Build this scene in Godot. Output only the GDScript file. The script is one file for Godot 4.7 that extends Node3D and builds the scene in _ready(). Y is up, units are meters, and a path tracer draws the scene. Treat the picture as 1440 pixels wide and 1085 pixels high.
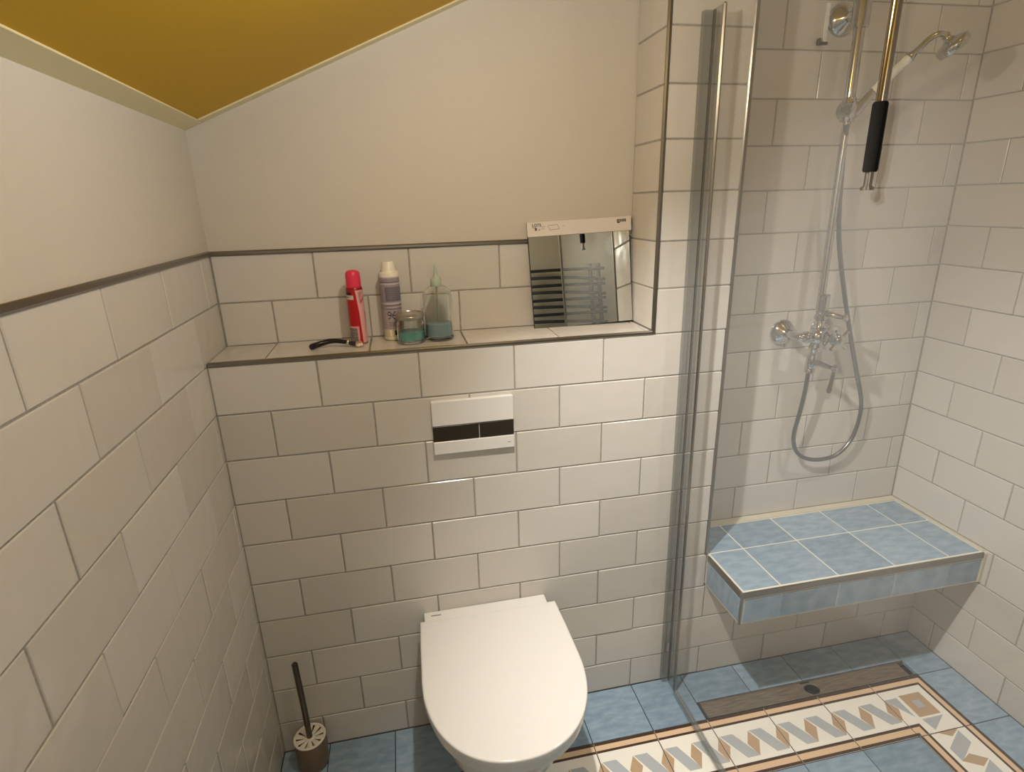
extends Node3D

# ---------------------------------------------------------------- measures
const H := 0.125          # height of a wall tile course
const W := 0.252          # length of a wall tile with its joint
const Y0 := 1.2375        # course line at the shelf
const J := 0.0036         # joint
const D := -0.18          # plane of the back wall
const XR := 2.262         # plane of the right wall
const XC := 1.383         # right edge of the tiled column
const XN := 1.15          # left edge of the tiled column
const SL := 0.419         # slope of the ceiling
const E0 := 1.786         # its height at the left wall
const TILT := 0.0137
const ZF := 2.2           # wall behind the viewer

var rng := RandomNumberGenerator.new()
var M := {}
var used := {}
var tile_meshes := {}

# ---------------------------------------------------------------- mesh builder
class MB:
	var v := PackedVector3Array()
	var n := PackedVector3Array()
	var t := PackedVector2Array()

	func tri(a: Vector3, b: Vector3, c: Vector3, na: Vector3, nb: Vector3, nc: Vector3, ua := Vector2.ZERO, ub := Vector2.ZERO, uc := Vector2.ZERO) -> void:
		var f := (b - a).cross(c - a)
		if f.length_squared() < 1e-16:
			return
		if f.dot(na + nb + nc) > 0.0:      # clockwise as seen from the normal's side
			v.append_array([a, c, b]); n.append_array([na, nc, nb]); t.append_array([ua, uc, ub])
		else:
			v.append_array([a, b, c]); n.append_array([na, nb, nc]); t.append_array([ua, ub, uc])

	func quad(a: Vector3, b: Vector3, c: Vector3, d: Vector3, nn: Vector3, ua := Vector2(0, 1), ub := Vector2(1, 1), uc := Vector2(1, 0), ud := Vector2(0, 0)) -> void:
		tri(a, b, c, nn, nn, nn, ua, ub, uc)
		tri(a, c, d, nn, nn, nn, ua, uc, ud)

	func box(c: Vector3, s: Vector3, b := 0.0, r := Basis.IDENTITY) -> void:
		var h := s * 0.5
		b = minf(b, minf(h.x, minf(h.y, h.z)) * 0.95)
		for a in 3:
			var p := (a + 1) % 3
			var q := (a + 2) % 3
			for sg in [-1.0, 1.0]:
				var k: Array = []
				for e in [[-1, -1], [1, -1], [1, 1], [-1, 1]]:
					var w := Vector3.ZERO
					w[a] = sg * h[a]; w[p] = e[0] * (h[p] - b); w[q] = e[1] * (h[q] - b)
					k.append(c + r * w)
				var nn := Vector3.ZERO
				nn[a] = sg
				quad(k[0], k[1], k[2], k[3], r * nn)
		if b <= 0.0:
			return
		for a in 3:
			var p := (a + 1) % 3
			var q := (a + 2) % 3
			for sp in [-1.0, 1.0]:
				for sq in [-1.0, 1.0]:
					var k: Array = []
					for e in [[-1, 0], [1, 0], [1, 1], [-1, 1]]:
						var w := Vector3.ZERO
						w[a] = e[0] * (h[a] - b)
						w[p] = sp * (h[p] - (b if e[1] == 0 else 0.0))
						w[q] = sq * (h[q] - (0.0 if e[1] == 0 else b))
						k.append(c + r * w)
					var nn := Vector3.ZERO
					nn[p] = sp; nn[q] = sq
					quad(k[0], k[1], k[2], k[3], (r * nn).normalized())
		for sx in [-1.0, 1.0]:
			for sy in [-1.0, 1.0]:
				for sz in [-1.0, 1.0]:
					var g := Vector3(sx, sy, sz)
					var nn := (r * g).normalized()
					tri(c + r * (g * Vector3(h.x, h.y - b, h.z - b)), c + r * (g * Vector3(h.x - b, h.y, h.z - b)), c + r * (g * Vector3(h.x - b, h.y - b, h.z)), nn, nn, nn)

	# profile: points (radius, height) from the bottom up along the outside
	func lathe(pr: Array, seg := 24, xf := Transform3D.IDENTITY, soft := 0.75) -> void:
		var sn: Array = []
		for i in pr.size() - 1:
			var d: Vector2 = pr[i + 1] - pr[i]
			sn.append(Vector2(d.y, -d.x).normalized())
		for i in pr.size() - 1:
			var s: Vector2 = sn[i]
			var n0 := s
			var n1 := s
			if i > 0 and s.dot(sn[i - 1]) > soft: n0 = (s + sn[i - 1]).normalized()
			if i < pr.size() - 2 and s.dot(sn[i + 1]) > soft: n1 = (s + sn[i + 1]).normalized()
			var p0: Vector2 = pr[i]
			var p1: Vector2 = pr[i + 1]
			for k in seg:
				var a0 := TAU * k / seg
				var a1 := TAU * (k + 1) / seg
				var c0 := Vector3(cos(a0), 0, sin(a0))
				var c1 := Vector3(cos(a1), 0, sin(a1))
				var up := Vector3.UP
				var a := xf * (c0 * p0.x + up * p0.y)
				var b := xf * (c1 * p0.x + up * p0.y)
				var c := xf * (c1 * p1.x + up * p1.y)
				var d := xf * (c0 * p1.x + up * p1.y)
				var na := (xf.basis * (c0 * n0.x + up * n0.y)).normalized()
				var nb := (xf.basis * (c1 * n0.x + up * n0.y)).normalized()
				var nc := (xf.basis * (c1 * n1.x + up * n1.y)).normalized()
				var nd := (xf.basis * (c0 * n1.x + up * n1.y)).normalized()
				var u0 := float(k) / seg
				var u1 := float(k + 1) / seg
				var h0 := 1.0 - float(i) / (pr.size() - 1)
				var h1 := 1.0 - float(i + 1) / (pr.size() - 1)
				tri(a, b, c, na, nb, nc, Vector2(u0, h0), Vector2(u1, h0), Vector2(u1, h1))
				tri(a, c, d, na, nc, nd, Vector2(u0, h0), Vector2(u1, h1), Vector2(u0, h1))

	# a round bar along a path; radii is one number or one per point
	func tube(pts: Array, radii, seg := 12, caps := true, flat := 1.0) -> void:
		var frames: Array = []
		var x := Vector3.ZERO
		for i in pts.size():
			var d: Vector3 = (pts[mini(i + 1, pts.size() - 1)] - pts[maxi(i - 1, 0)]).normalized()
			if i == 0:
				x = d.cross(Vector3.UP if absf(d.y) < 0.9 else Vector3.RIGHT).normalized()
			x = (x - d * x.dot(d)).normalized()
			frames.append([x, d.cross(x).normalized(), d])
		for i in pts.size() - 1:
			var r0: float = radii[i] if radii is Array else radii
			var r1: float = radii[i + 1] if radii is Array else radii
			for k in seg:
				var q: Array = []
				for e in [[i, k, r0], [i, k + 1, r0], [i + 1, k + 1, r1], [i + 1, k, r1]]:
					var an: float = TAU * e[1] / seg
					var f: Array = frames[e[0]]
					var o: Vector3 = f[0] * cos(an) + f[1] * sin(an) * flat
					q.append([pts[e[0]] + o * e[2], (f[0] * cos(an) + f[1] * sin(an) / flat).normalized()])
				tri(q[0][0], q[1][0], q[2][0], q[0][1], q[1][1], q[2][1])
				tri(q[0][0], q[2][0], q[3][0], q[0][1], q[2][1], q[3][1])
		if caps:
			for e in [0, pts.size() - 1]:
				var r: float = radii[e] if radii is Array else radii
				var f: Array = frames[e]
				var nn: Vector3 = f[2] * (-1.0 if e == 0 else 1.0)
				for k in seg:
					var a0 := TAU * k / seg
					var a1 := TAU * (k + 1) / seg
					tri(pts[e], pts[e] + (f[0] * cos(a0) + f[1] * sin(a0) * flat) * r, pts[e] + (f[0] * cos(a1) + f[1] * sin(a1) * flat) * r, nn, nn, nn)

	# rings with the same number of points, closed; soft normals along and around
	func loft(rings: Array, cap0 := true, cap1 := true) -> void:
		var m: int = rings[0].size()
		var nr: Array = []
		for i in rings.size():
			var row := PackedVector3Array()
			var cen := Vector3.ZERO
			for p in rings[i]: cen += p
			cen /= m
			for k in m:
				var du: Vector3 = rings[i][(k + 1) % m] - rings[i][(k + m - 1) % m]
				var dv: Vector3 = rings[mini(i + 1, rings.size() - 1)][k] - rings[maxi(i - 1, 0)][k]
				var g := du.cross(dv).normalized()
				if g.dot(rings[i][k] - cen) < 0.0: g = -g
				row.append(g)
			nr.append(row)
		for i in rings.size() - 1:
			for k in m:
				var k1 := (k + 1) % m
				tri(rings[i][k], rings[i][k1], rings[i + 1][k1], nr[i][k], nr[i][k1], nr[i + 1][k1])
				tri(rings[i][k], rings[i + 1][k1], rings[i + 1][k], nr[i][k], nr[i + 1][k1], nr[i + 1][k])
		for e in [[0, 1, cap0], [rings.size() - 1, rings.size() - 2, cap1]]:
			if not e[2]: continue
			var ring = rings[e[0]]
			var cen := Vector3.ZERO
			for p in ring: cen += p
			cen /= m
			var far := Vector3.ZERO
			for p in rings[e[1]]: far += p
			var nn: Vector3 = (ring[1] - ring[0]).cross(ring[m / 3] - ring[0]).normalized()
			if nn.dot(cen - far / m) < 0.0: nn = -nn
			for k in m:
				tri(cen, ring[k], ring[(k + 1) % m], nn, nn, nn)

	func mesh() -> ArrayMesh:
		var a: Array = []
		a.resize(Mesh.ARRAY_MAX)
		a[Mesh.ARRAY_VERTEX] = v; a[Mesh.ARRAY_NORMAL] = n; a[Mesh.ARRAY_TEX_UV] = t
		var out := ArrayMesh.new()
		out.add_surface_from_arrays(Mesh.PRIMITIVE_TRIANGLES, a)
		return out

# ---------------------------------------------------------------- nodes
func numbered(called: String, parent: Node) -> String:
	var key := str(parent.get_instance_id()) + called
	var k: int = used.get(key, 0)
	used[key] = k + 1
	return called if k == 0 else "%s_%03d" % [called, k]

func put(called: String, mesh: Mesh, mat: Material, parent: Node = self, xf := Transform3D.IDENTITY) -> MeshInstance3D:
	var o := MeshInstance3D.new()
	o.name = numbered(called, parent)
	o.mesh = mesh
	o.material_override = mat
	o.transform = xf
	o.cast_shadow = GeometryInstance3D.SHADOW_CASTING_SETTING_ON
	parent.add_child(o, true)
	return o

func part(called: String, b: MB, mat: Material, parent: Node = self) -> MeshInstance3D:
	return put(called, b.mesh(), mat, parent)

func boxpart(called: String, c: Vector3, s: Vector3, bevel: float, mat: Material, parent: Node = self) -> MeshInstance3D:
	var b := MB.new()
	b.box(c, s, bevel)
	return part(called, b, mat, parent)

func thing(called: String, label: String, category: String, at := Vector3.ZERO, group := "") -> Node3D:
	var o := Node3D.new()
	o.name = numbered(called, self)
	add_child(o, true)
	o.position = at
	o.set_meta("label", label)
	o.set_meta("category", category)
	if group: o.set_meta("group", group)
	return o

func struct(o: Node, label: String, category := "") -> Node:
	o.set_meta("kind", "structure")
	o.set_meta("label", label)
	if category: o.set_meta("category", category)
	return o

func span(a: Vector3, b: Vector3) -> Array:      # two corners of a box -> centre, size
	return [(a + b) * 0.5, (b - a).abs()]

func boxes(called: String, list: Array, mat: Material, bevel := 0.0, parent: Node = self) -> MeshInstance3D:
	var m := MB.new()
	for e in list:
		var s := span(e[0], e[1])
		m.box(s[0], s[1], bevel)
	return part(called, m, mat, parent)

# ---------------------------------------------------------------- materials
func mat(c: Color, rough := 0.5, metal := 0.0) -> StandardMaterial3D:
	var m := StandardMaterial3D.new()
	m.albedo_color = c
	m.roughness = rough
	m.metallic = metal
	return m

func noise(freq: float, seed_: int, size := 512, normal := false, strength := 4.0, oct := 3) -> NoiseTexture2D:
	var f := FastNoiseLite.new()
	f.seed = seed_
	f.noise_type = FastNoiseLite.TYPE_SIMPLEX_SMOOTH
	f.frequency = freq
	f.fractal_octaves = oct
	var t := NoiseTexture2D.new()
	t.width = size; t.height = size
	t.seamless = true
	t.noise = f
	t.as_normal_map = normal
	t.bump_strength = strength
	return t

func ramp(t: NoiseTexture2D, a: Color, b: Color) -> NoiseTexture2D:
	var g := Gradient.new()
	g.set_color(0, a); g.set_color(1, b)
	t.color_ramp = g
	return t

func world(m: StandardMaterial3D, scale_: float) -> StandardMaterial3D:
	m.uv1_triplanar = true
	m.uv1_world_triplanar = true
	m.uv1_scale = Vector3.ONE * scale_
	return m

func make_materials() -> void:
	var wave := noise(0.009, 3, 512, true, 8.0, 2)
	var tones := [Color(0.815, 0.80, 0.78), Color(0.80, 0.785, 0.76), Color(0.825, 0.81, 0.79), Color(0.79, 0.772, 0.748)]
	var tl: Array = []
	for i in 4:
		var m := world(mat(tones[i], 0.2), 2.6)
		m.normal_enabled = true
		m.normal_texture = wave
		m.normal_scale = 0.16
		m.uv1_offset = Vector3(0.17, 0.31, 0.53) * i
		tl.append(m)
	M.tile = tl
	var tone := ramp(noise(0.03, 9, 512), Color(0.56, 0.55, 0.53), Color(0.66, 0.65, 0.62))
	M.grout = world(mat(Color.WHITE, 0.95), 6.0)
	M.grout.albedo_texture = tone
	M.plaster = world(mat(Color(0.79, 0.765, 0.725), 0.9), 5.0)
	M.plaster.normal_enabled = true
	M.plaster.normal_texture = noise(0.08, 12, 512, true, 3.0, 4)
	M.plaster.normal_scale = 0.3
	M.yellow = mat(Color(0.80, 0.635, 0.05), 0.6)
	M.cream = mat(Color(0.90, 0.86, 0.70), 0.55)
	var cloud := noise(0.01, 21, 512, false, 1.0, 5)
	M.blue = []
	for i in 3:
		var k: float = [0.0, 0.025, -0.025][i]
		var m := world(mat(Color.WHITE, 0.2), 3.3)
		m.albedo_texture = ramp(noise(0.008, 21 + i, 512, false, 1.0, 5), Color(0.50 + k, 0.595 + k, 0.675 + k), Color(0.605 + k, 0.69 + k, 0.76 + k))
		m.uv1_scale = Vector3(3.3, 3.3, 9.0)
		m.uv1_offset = Vector3(0.3, 0.2, 0.7) * i
		M.blue.append(m)
	M.chrome = mat(Color(0.76, 0.765, 0.775), 0.07, 1.0)
	M.steel = mat(Color(0.56, 0.545, 0.52), 0.3, 1.0)
	M.tube = mat(Color(0.62, 0.60, 0.58), 0.12, 1.0)
	M.hose = mat(Color(0.50, 0.51, 0.52), 0.3, 1.0)
	M.white = mat(Color(0.885, 0.88, 0.872), 0.12)
	M.ceramic = mat(Color(0.93, 0.925, 0.91), 0.1)
	M.white_plastic = mat(Color(0.9, 0.9, 0.89), 0.3)
	M.black = mat(Color(0.02, 0.02, 0.02), 0.6)
	M.dark_glass = mat(Color(0.19, 0.165, 0.135), 0.22)
	M.rubber = mat(Color(0.05, 0.048, 0.045), 0.95)
	M.rubber.metallic_specular = 0.3
	M.white_grout = mat(Color(0.88, 0.87, 0.83), 0.9)
	M.caulk = mat(Color(0.80, 0.78, 0.71), 0.5)
	M.dark_grout = mat(Color(0.16, 0.15, 0.14), 0.95)
	var g := mat(Color(1, 1, 1, 0.03), 0.0)
	g.transparency = BaseMaterial3D.TRANSPARENCY_ALPHA
	g.metallic_specular = 0.26
	M.glass = g
	var s := mat(Color(0.55, 0.56, 0.55, 0.30), 0.0)
	s.transparency = BaseMaterial3D.TRANSPARENCY_ALPHA
	M.seal = s
	var jar := mat(Color(0.975, 0.985, 0.978, 0.0), 0.0)
	jar.transparency = BaseMaterial3D.TRANSPARENCY_ALPHA
	jar.refraction_enabled = true
	jar.refraction_scale = 0.045
	M.jar = jar
	M.mirror = mat(Color(0.86, 0.87, 0.85), 0.0, 1.0)

# ---------------------------------------------------------------- tiles
func tile_mesh(w: float, h: float, t := 0.009, b := 0.0016) -> ArrayMesh:
	var key := "%d_%d_%d_%d" % [roundi(w * 2000), roundi(h * 2000), roundi(t * 2000), roundi(b * 10000)]
	if tile_meshes.has(key):
		return tile_meshes[key]
	var m := MB.new()
	var x := w * 0.5
	var y := h * 0.5
	var f := [Vector3(-x + b, -y + b, 0), Vector3(x - b, -y + b, 0), Vector3(x - b, y - b, 0), Vector3(-x + b, y - b, 0)]
	var e := [Vector3(-x, -y, -b), Vector3(x, -y, -b), Vector3(x, y, -b), Vector3(-x, y, -b)]
	var nn := [Vector3(0, -1, 0), Vector3(1, 0, 0), Vector3(0, 1, 0), Vector3(-1, 0, 0)]
	m.quad(f[0], f[1], f[2], f[3], Vector3(0, 0, 1), Vector2(b / w, 1 - b / h), Vector2(1 - b / w, 1 - b / h), Vector2(1 - b / w, b / h), Vector2(b / w, b / h))
	for i in 4:
		var j := (i + 1) % 4
		m.quad(e[i], e[j], f[j], f[i], (nn[i] + Vector3(0, 0, 1)).normalized())
		m.quad(e[i] + Vector3(0, 0, b - t), e[j] + Vector3(0, 0, b - t), e[j], e[i], nn[i])
	tile_meshes[key] = m.mesh()
	return tile_meshes[key]

func tile(parent: Node, c: Vector3, w: float, h: float, basis: Basis, material: Material, uneven := 0.0, t := 0.009) -> void:
	var b := basis
	if uneven > 0.0:
		b = basis * Basis.from_euler(Vector3(rng.randf_range(-1, 1), rng.randf_range(-1, 1), 0) * uneven * 0.008)
		c += basis.z * rng.randf_range(-0.0005, 0.0004) * uneven
	put("tile", tile_mesh(w, h, t), material, parent, Transform3D(b, c))

# running-bond courses on a plane: u runs along the wall, joints at off_even / off_odd + n * W
func courses(parent: Node, u0: float, u1: float, ya: float, yb: float, off_even: float, off_odd: float, where: Callable, basis: Basis) -> void:
	var k := int(floor((Y0 - yb) / H)) - 1
	while Y0 - k * H > ya + 0.006:
		var top := minf(Y0 - k * H, yb) - J * 0.5
		var bot := maxf(Y0 - (k + 1) * H, ya) + J * 0.5
		if top - bot > 0.012:
			var off := off_even if posmod(k, 2) == 0 else off_odd
			var n := floori((u0 - off) / W)
			while off + n * W < u1:
				var ja := off + n * W
				var jb := off + (n + 1) * W
				if jb - u0 < 0.03 or ja > u1 - 0.03:        # no slivers: the neighbour reaches the corner
					n += 1
					continue
				if ja - u0 < 0.03: ja = u0
				if u1 - jb < 0.03: jb = u1
				var a := maxf(ja, u0) + J * 0.5
				var b := minf(jb, u1) - J * 0.5
				if b - a > 0.01:
					tile(parent, where.call((a + b) * 0.5, (top + bot) * 0.5), b - a, top - bot, basis, M.tile[rng.randi() % 4], 1.0)
				n += 1
		k += 1

# ---------------------------------------------------------------- prints
func in_poly(p: Vector2, poly: PackedVector2Array) -> bool:
	return Geometry2D.is_point_in_polygon(p, poly)

func fill_poly(im: Image, pts: Array, c: Color) -> void:       # points in 0..1 of the image
	var s := float(im.get_width())
	var poly := PackedVector2Array()
	var lo := Vector2(1e9, 1e9)
	var hi := -lo
	for p in pts:
		var q := Vector2(p[0], p[1]) * s
		poly.append(q)
		lo = lo.min(q); hi = hi.max(q)
	for y in range(maxi(int(lo.y), 0), mini(int(hi.y) + 1, im.get_height())):
		for x in range(maxi(int(lo.x), 0), mini(int(hi.x) + 1, im.get_width())):
			if Geometry2D.is_point_in_polygon(Vector2(x + 0.5, y + 0.5), poly):
				im.set_pixel(x, y, c)

func print_mat(im: Image, rough: float) -> StandardMaterial3D:
	im.generate_mipmaps()
	var m := mat(Color.WHITE, rough)
	m.albedo_texture = ImageTexture.create_from_image(im)
	return m

const C_BROWN := Color(0.29, 0.205, 0.16)
const C_PEACH := Color(0.90, 0.78, 0.65)
const C_CREAM := Color(0.97, 0.96, 0.925)
const C_GREY := Color(0.715, 0.74, 0.76)
const C_TAN := Color(0.75, 0.645, 0.53)
const C_BLUE := Color(0.50, 0.645, 0.775)

func band(im: Image, v0: float, v1: float, c: Color) -> void:
	var s := im.get_width()
	im.fill_rect(Rect2i(0, roundi(v0 * s), s, roundi(v1 * s) - roundi(v0 * s)), c)

func border_image(s: int) -> Image:          # x along the border, y from the outer to the inner edge
	var im := Image.create(s, s, false, Image.FORMAT_RGB8)
	im.fill(C_CREAM)
	band(im, 0.0, 0.05, C_BROWN); band(im, 0.05, 0.135, C_PEACH); band(im, 0.135, 0.175, C_BROWN)
	band(im, 0.81, 0.855, C_BROWN); band(im, 0.855, 0.95, C_PEACH); band(im, 0.95, 1.0, C_BROWN)
	var a := 0.325
	var b := 0.735
	for k in range(-1, 3):
		var o := 0.5 * k
		fill_poly(im, [[o + 0.03, a], [o + 0.245, a], [o + 0.475, b], [o + 0.26, b]], C_GREY)
		fill_poly(im, [[o + 0.515, a], [o + 0.60, a + 0.45 * (b - a)], [o + 0.465, b], [o + 0.385, a + 0.5 * (b - a)]], C_TAN)
	return im

func corner_image(s: int) -> Image:          # outer edges along the top and the right
	var im := Image.create(s, s, false, Image.FORMAT_RGB8)
	im.fill(C_CREAM)
	for e in [[0.0, C_BROWN], [0.05, C_PEACH], [0.135, C_BROWN], [0.175, C_CREAM]]:
		fill_poly(im, [[0, e[0]], [1 - e[0], e[0]], [1 - e[0], 1], [0, 1]], e[1])
	for e in [[0.81, C_BROWN], [0.855, C_PEACH], [0.95, C_BROWN]]:
		fill_poly(im, [[0, e[0]], [1 - e[0], e[0]], [1 - e[0], 1], [0, 1]], e[1])
	fill_poly(im, [[0.0, 0.325], [0.235, 0.325], [0.235, 0.70]], C_GREY)
	fill_poly(im, [[0.0, 0.325], [0.10, 0.51], [0.0, 0.70]], C_TAN)
	fill_poly(im, [[0.30, 0.30], [0.70, 0.30], [0.70, 0.72], [0.30, 0.72]], C_TAN)
	fill_poly(im, [[0.43, 0.43], [0.57, 0.43], [0.57, 0.57], [0.43, 0.57]], C_GREY)
	fill_poly(im, [[0.30, 0.755], [0.70, 0.755], [0.34, 0.965]], C_GREY)
	return im

const FONT := {"9": ["01110", "10001", "10001", "01111", "00001", "00010", "01100"], "6": ["00110", "01000", "10000", "11110", "10001", "10001", "01110"], "h": ["10000", "10000", "10110", "11001", "10001", "10001", "10001"]}

func glyphs(im: Image, text: String, x: int, y: int, k: int, c: Color) -> void:
	for ch in text:
		if FONT.has(ch):
			for r in 7:
				for q in 5:
					if FONT[ch][r][q] == "1":
						im.fill_rect(Rect2i(x + q * k, y + r * (k + 2), k, k + 2), c)
		x += 6 * k

func _ready() -> void:
	rng.seed = 20240611
	setup_view()
	make_materials()
	build_walls()
	build_floor()
	build_ceiling()
	build_lights()
	build_trims()
	build_bench()
	build_toilet()
	build_flush_plate()
	build_screen()
	build_shower()
	build_radiator()
	build_mirror()
	build_bottles()
	build_brush()
	build_crank()

# ---------------------------------------------------------------- view and light
const LAMP := Color(1.0, 0.985, 0.955)
func setup_view() -> void:
	var cam := Camera3D.new()
	cam.name = "camera"
	add_child(cam)
	cam.transform = Transform3D(Basis(Vector3(0.97945, -0.02615, 0.20001), Vector3(0.08663, 0.95000, -0.30000), Vector3(-0.18216, 0.31116, 0.93273)).orthonormalized(), Vector3(0.46985, 1.59809, 1.42199))
	cam.fov = rad_to_deg(2.0 * atan(542.5 / 790.09))
	cam.near = 0.02
	cam.current = true
	var we := WorldEnvironment.new()
	we.name = "environment"
	var e := Environment.new()
	e.background_mode = Environment.BG_COLOR
	e.background_color = Color(0.02, 0.02, 0.025)
	e.tonemap_mode = Environment.TONE_MAPPER_LINEAR
	e.tonemap_exposure = 0.84
	e.sdfgi_enabled = true
	e.ssao_enabled = true
	e.ssil_enabled = true
	we.environment = e
	add_child(we)

# bulbs on the sloped ceiling: x, z, brightness of the bulb, energy of the beam and of the glow all round
const SPOTS := [[0.605, 0.575, 1.0, 2.6, 0.285], [1.75, 0.60, 0.5, 1.0, 0.04]]

func build_lights() -> void:
	var down := Vector3(SL, -1.0, 0).normalized()
	var side := Vector3(0, 0, 1)
	var b := Basis(down.cross(side).normalized() * -1.0, -down, side).orthonormalized()
	var labels := ["small bare ceiling bulb above the toilet", "small bare ceiling bulb above the shower"]
	for i in SPOTS.size():
		var s: Array = SPOTS[i]
		var at := Vector3(s[0], E0 + SL * s[0] + TILT * (s[1] - D), s[1])
		var t := thing("ceiling_lamp", labels[i], "ceiling light", at, "ceiling bulbs")
		t.transform = Transform3D(b, at)
		var ring := MB.new()
		ring.lathe([Vector2(0.0, 0.004), Vector2(0.043, 0.003), Vector2(0.043, -0.003), Vector2(0.036, -0.008), Vector2(0.020, -0.010), Vector2(0.015, -0.026), Vector2(0.0, -0.026)], 28)
		part("lamp_holder", ring, M.steel, t)
		var bulb := MB.new()
		bulb.lathe([Vector2(0.0, -0.079), Vector2(0.012, -0.077), Vector2(0.021, -0.070), Vector2(0.025, -0.058), Vector2(0.022, -0.044), Vector2(0.014, -0.030), Vector2(0.012, -0.024)], 24)
		var lm := mat(Color(0.9, 0.88, 0.84), 0.4)
		lm.emission_enabled = true
		lm.emission = LAMP
		lm.emission_energy_multiplier = 14.0 * s[2]
		part("glowing_bulb", bulb, lm, t)
		var l := SpotLight3D.new()
		l.name = "beam"
		t.add_child(l)
		l.position = Vector3(0, -0.058, 0)
		l.global_basis = Basis.looking_at(Vector3(0.46, -0.885, -0.02) if i == 0 else Vector3(-0.02, -0.99, -0.05))
		l.spot_angle = 48.0 if i == 0 else 42.0
		l.spot_angle_attenuation = 1.0
		l.spot_range = 8.0
		l.spot_attenuation = 2.0
		l.light_color = LAMP
		l.light_energy = s[3]
		l.light_size = 0.018
		l.shadow_enabled = true
		var o := OmniLight3D.new()
		o.name = "glow"
		t.add_child(o)
		o.position = Vector3(0, -0.058, 0)
		o.omni_range = 8.0
		o.omni_attenuation = 2.0
		o.light_color = Color(1.0, 0.955, 0.885)
		o.light_energy = s[4]
		o.light_size = 0.018
		o.shadow_enabled = true

	# round globe lamp at the back of the room
	var gp := Vector3(0.62, 1.86, 1.9)
	var g := thing("ceiling_lamp", "round white glass globe lamp hanging at the back of the room", "ceiling lamp", gp)
	var gm := mat(Color(0.9, 0.9, 0.88), 0.4)
	gm.emission_enabled = true
	gm.emission = LAMP
	gm.emission_energy_multiplier = 2.0
	lathe_part("globe", [Vector2(0, -0.08), Vector2(0.03, -0.074), Vector2(0.056, -0.056), Vector2(0.074, -0.03), Vector2(0.08, 0.0), Vector2(0.074, 0.03), Vector2(0.056, 0.056), Vector2(0.03, 0.074), Vector2(0, 0.08)], gm, g, Transform3D.IDENTITY, 28)
	tube_part("stem", [Vector3(0, 0.076, 0), Vector3(0, E0 + SL * gp.x + TILT * (gp.z - D) - gp.y + 0.006, 0)], 0.009, M.steel, g)
	var ol := OmniLight3D.new()
	ol.name = "light"
	g.add_child(ol)
	ol.light_color = LAMP
	ol.light_energy = 0.21
	ol.light_size = 0.07
	ol.omni_range = 9.0
	ol.omni_attenuation = 2.0
	ol.shadow_enabled = true

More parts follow.
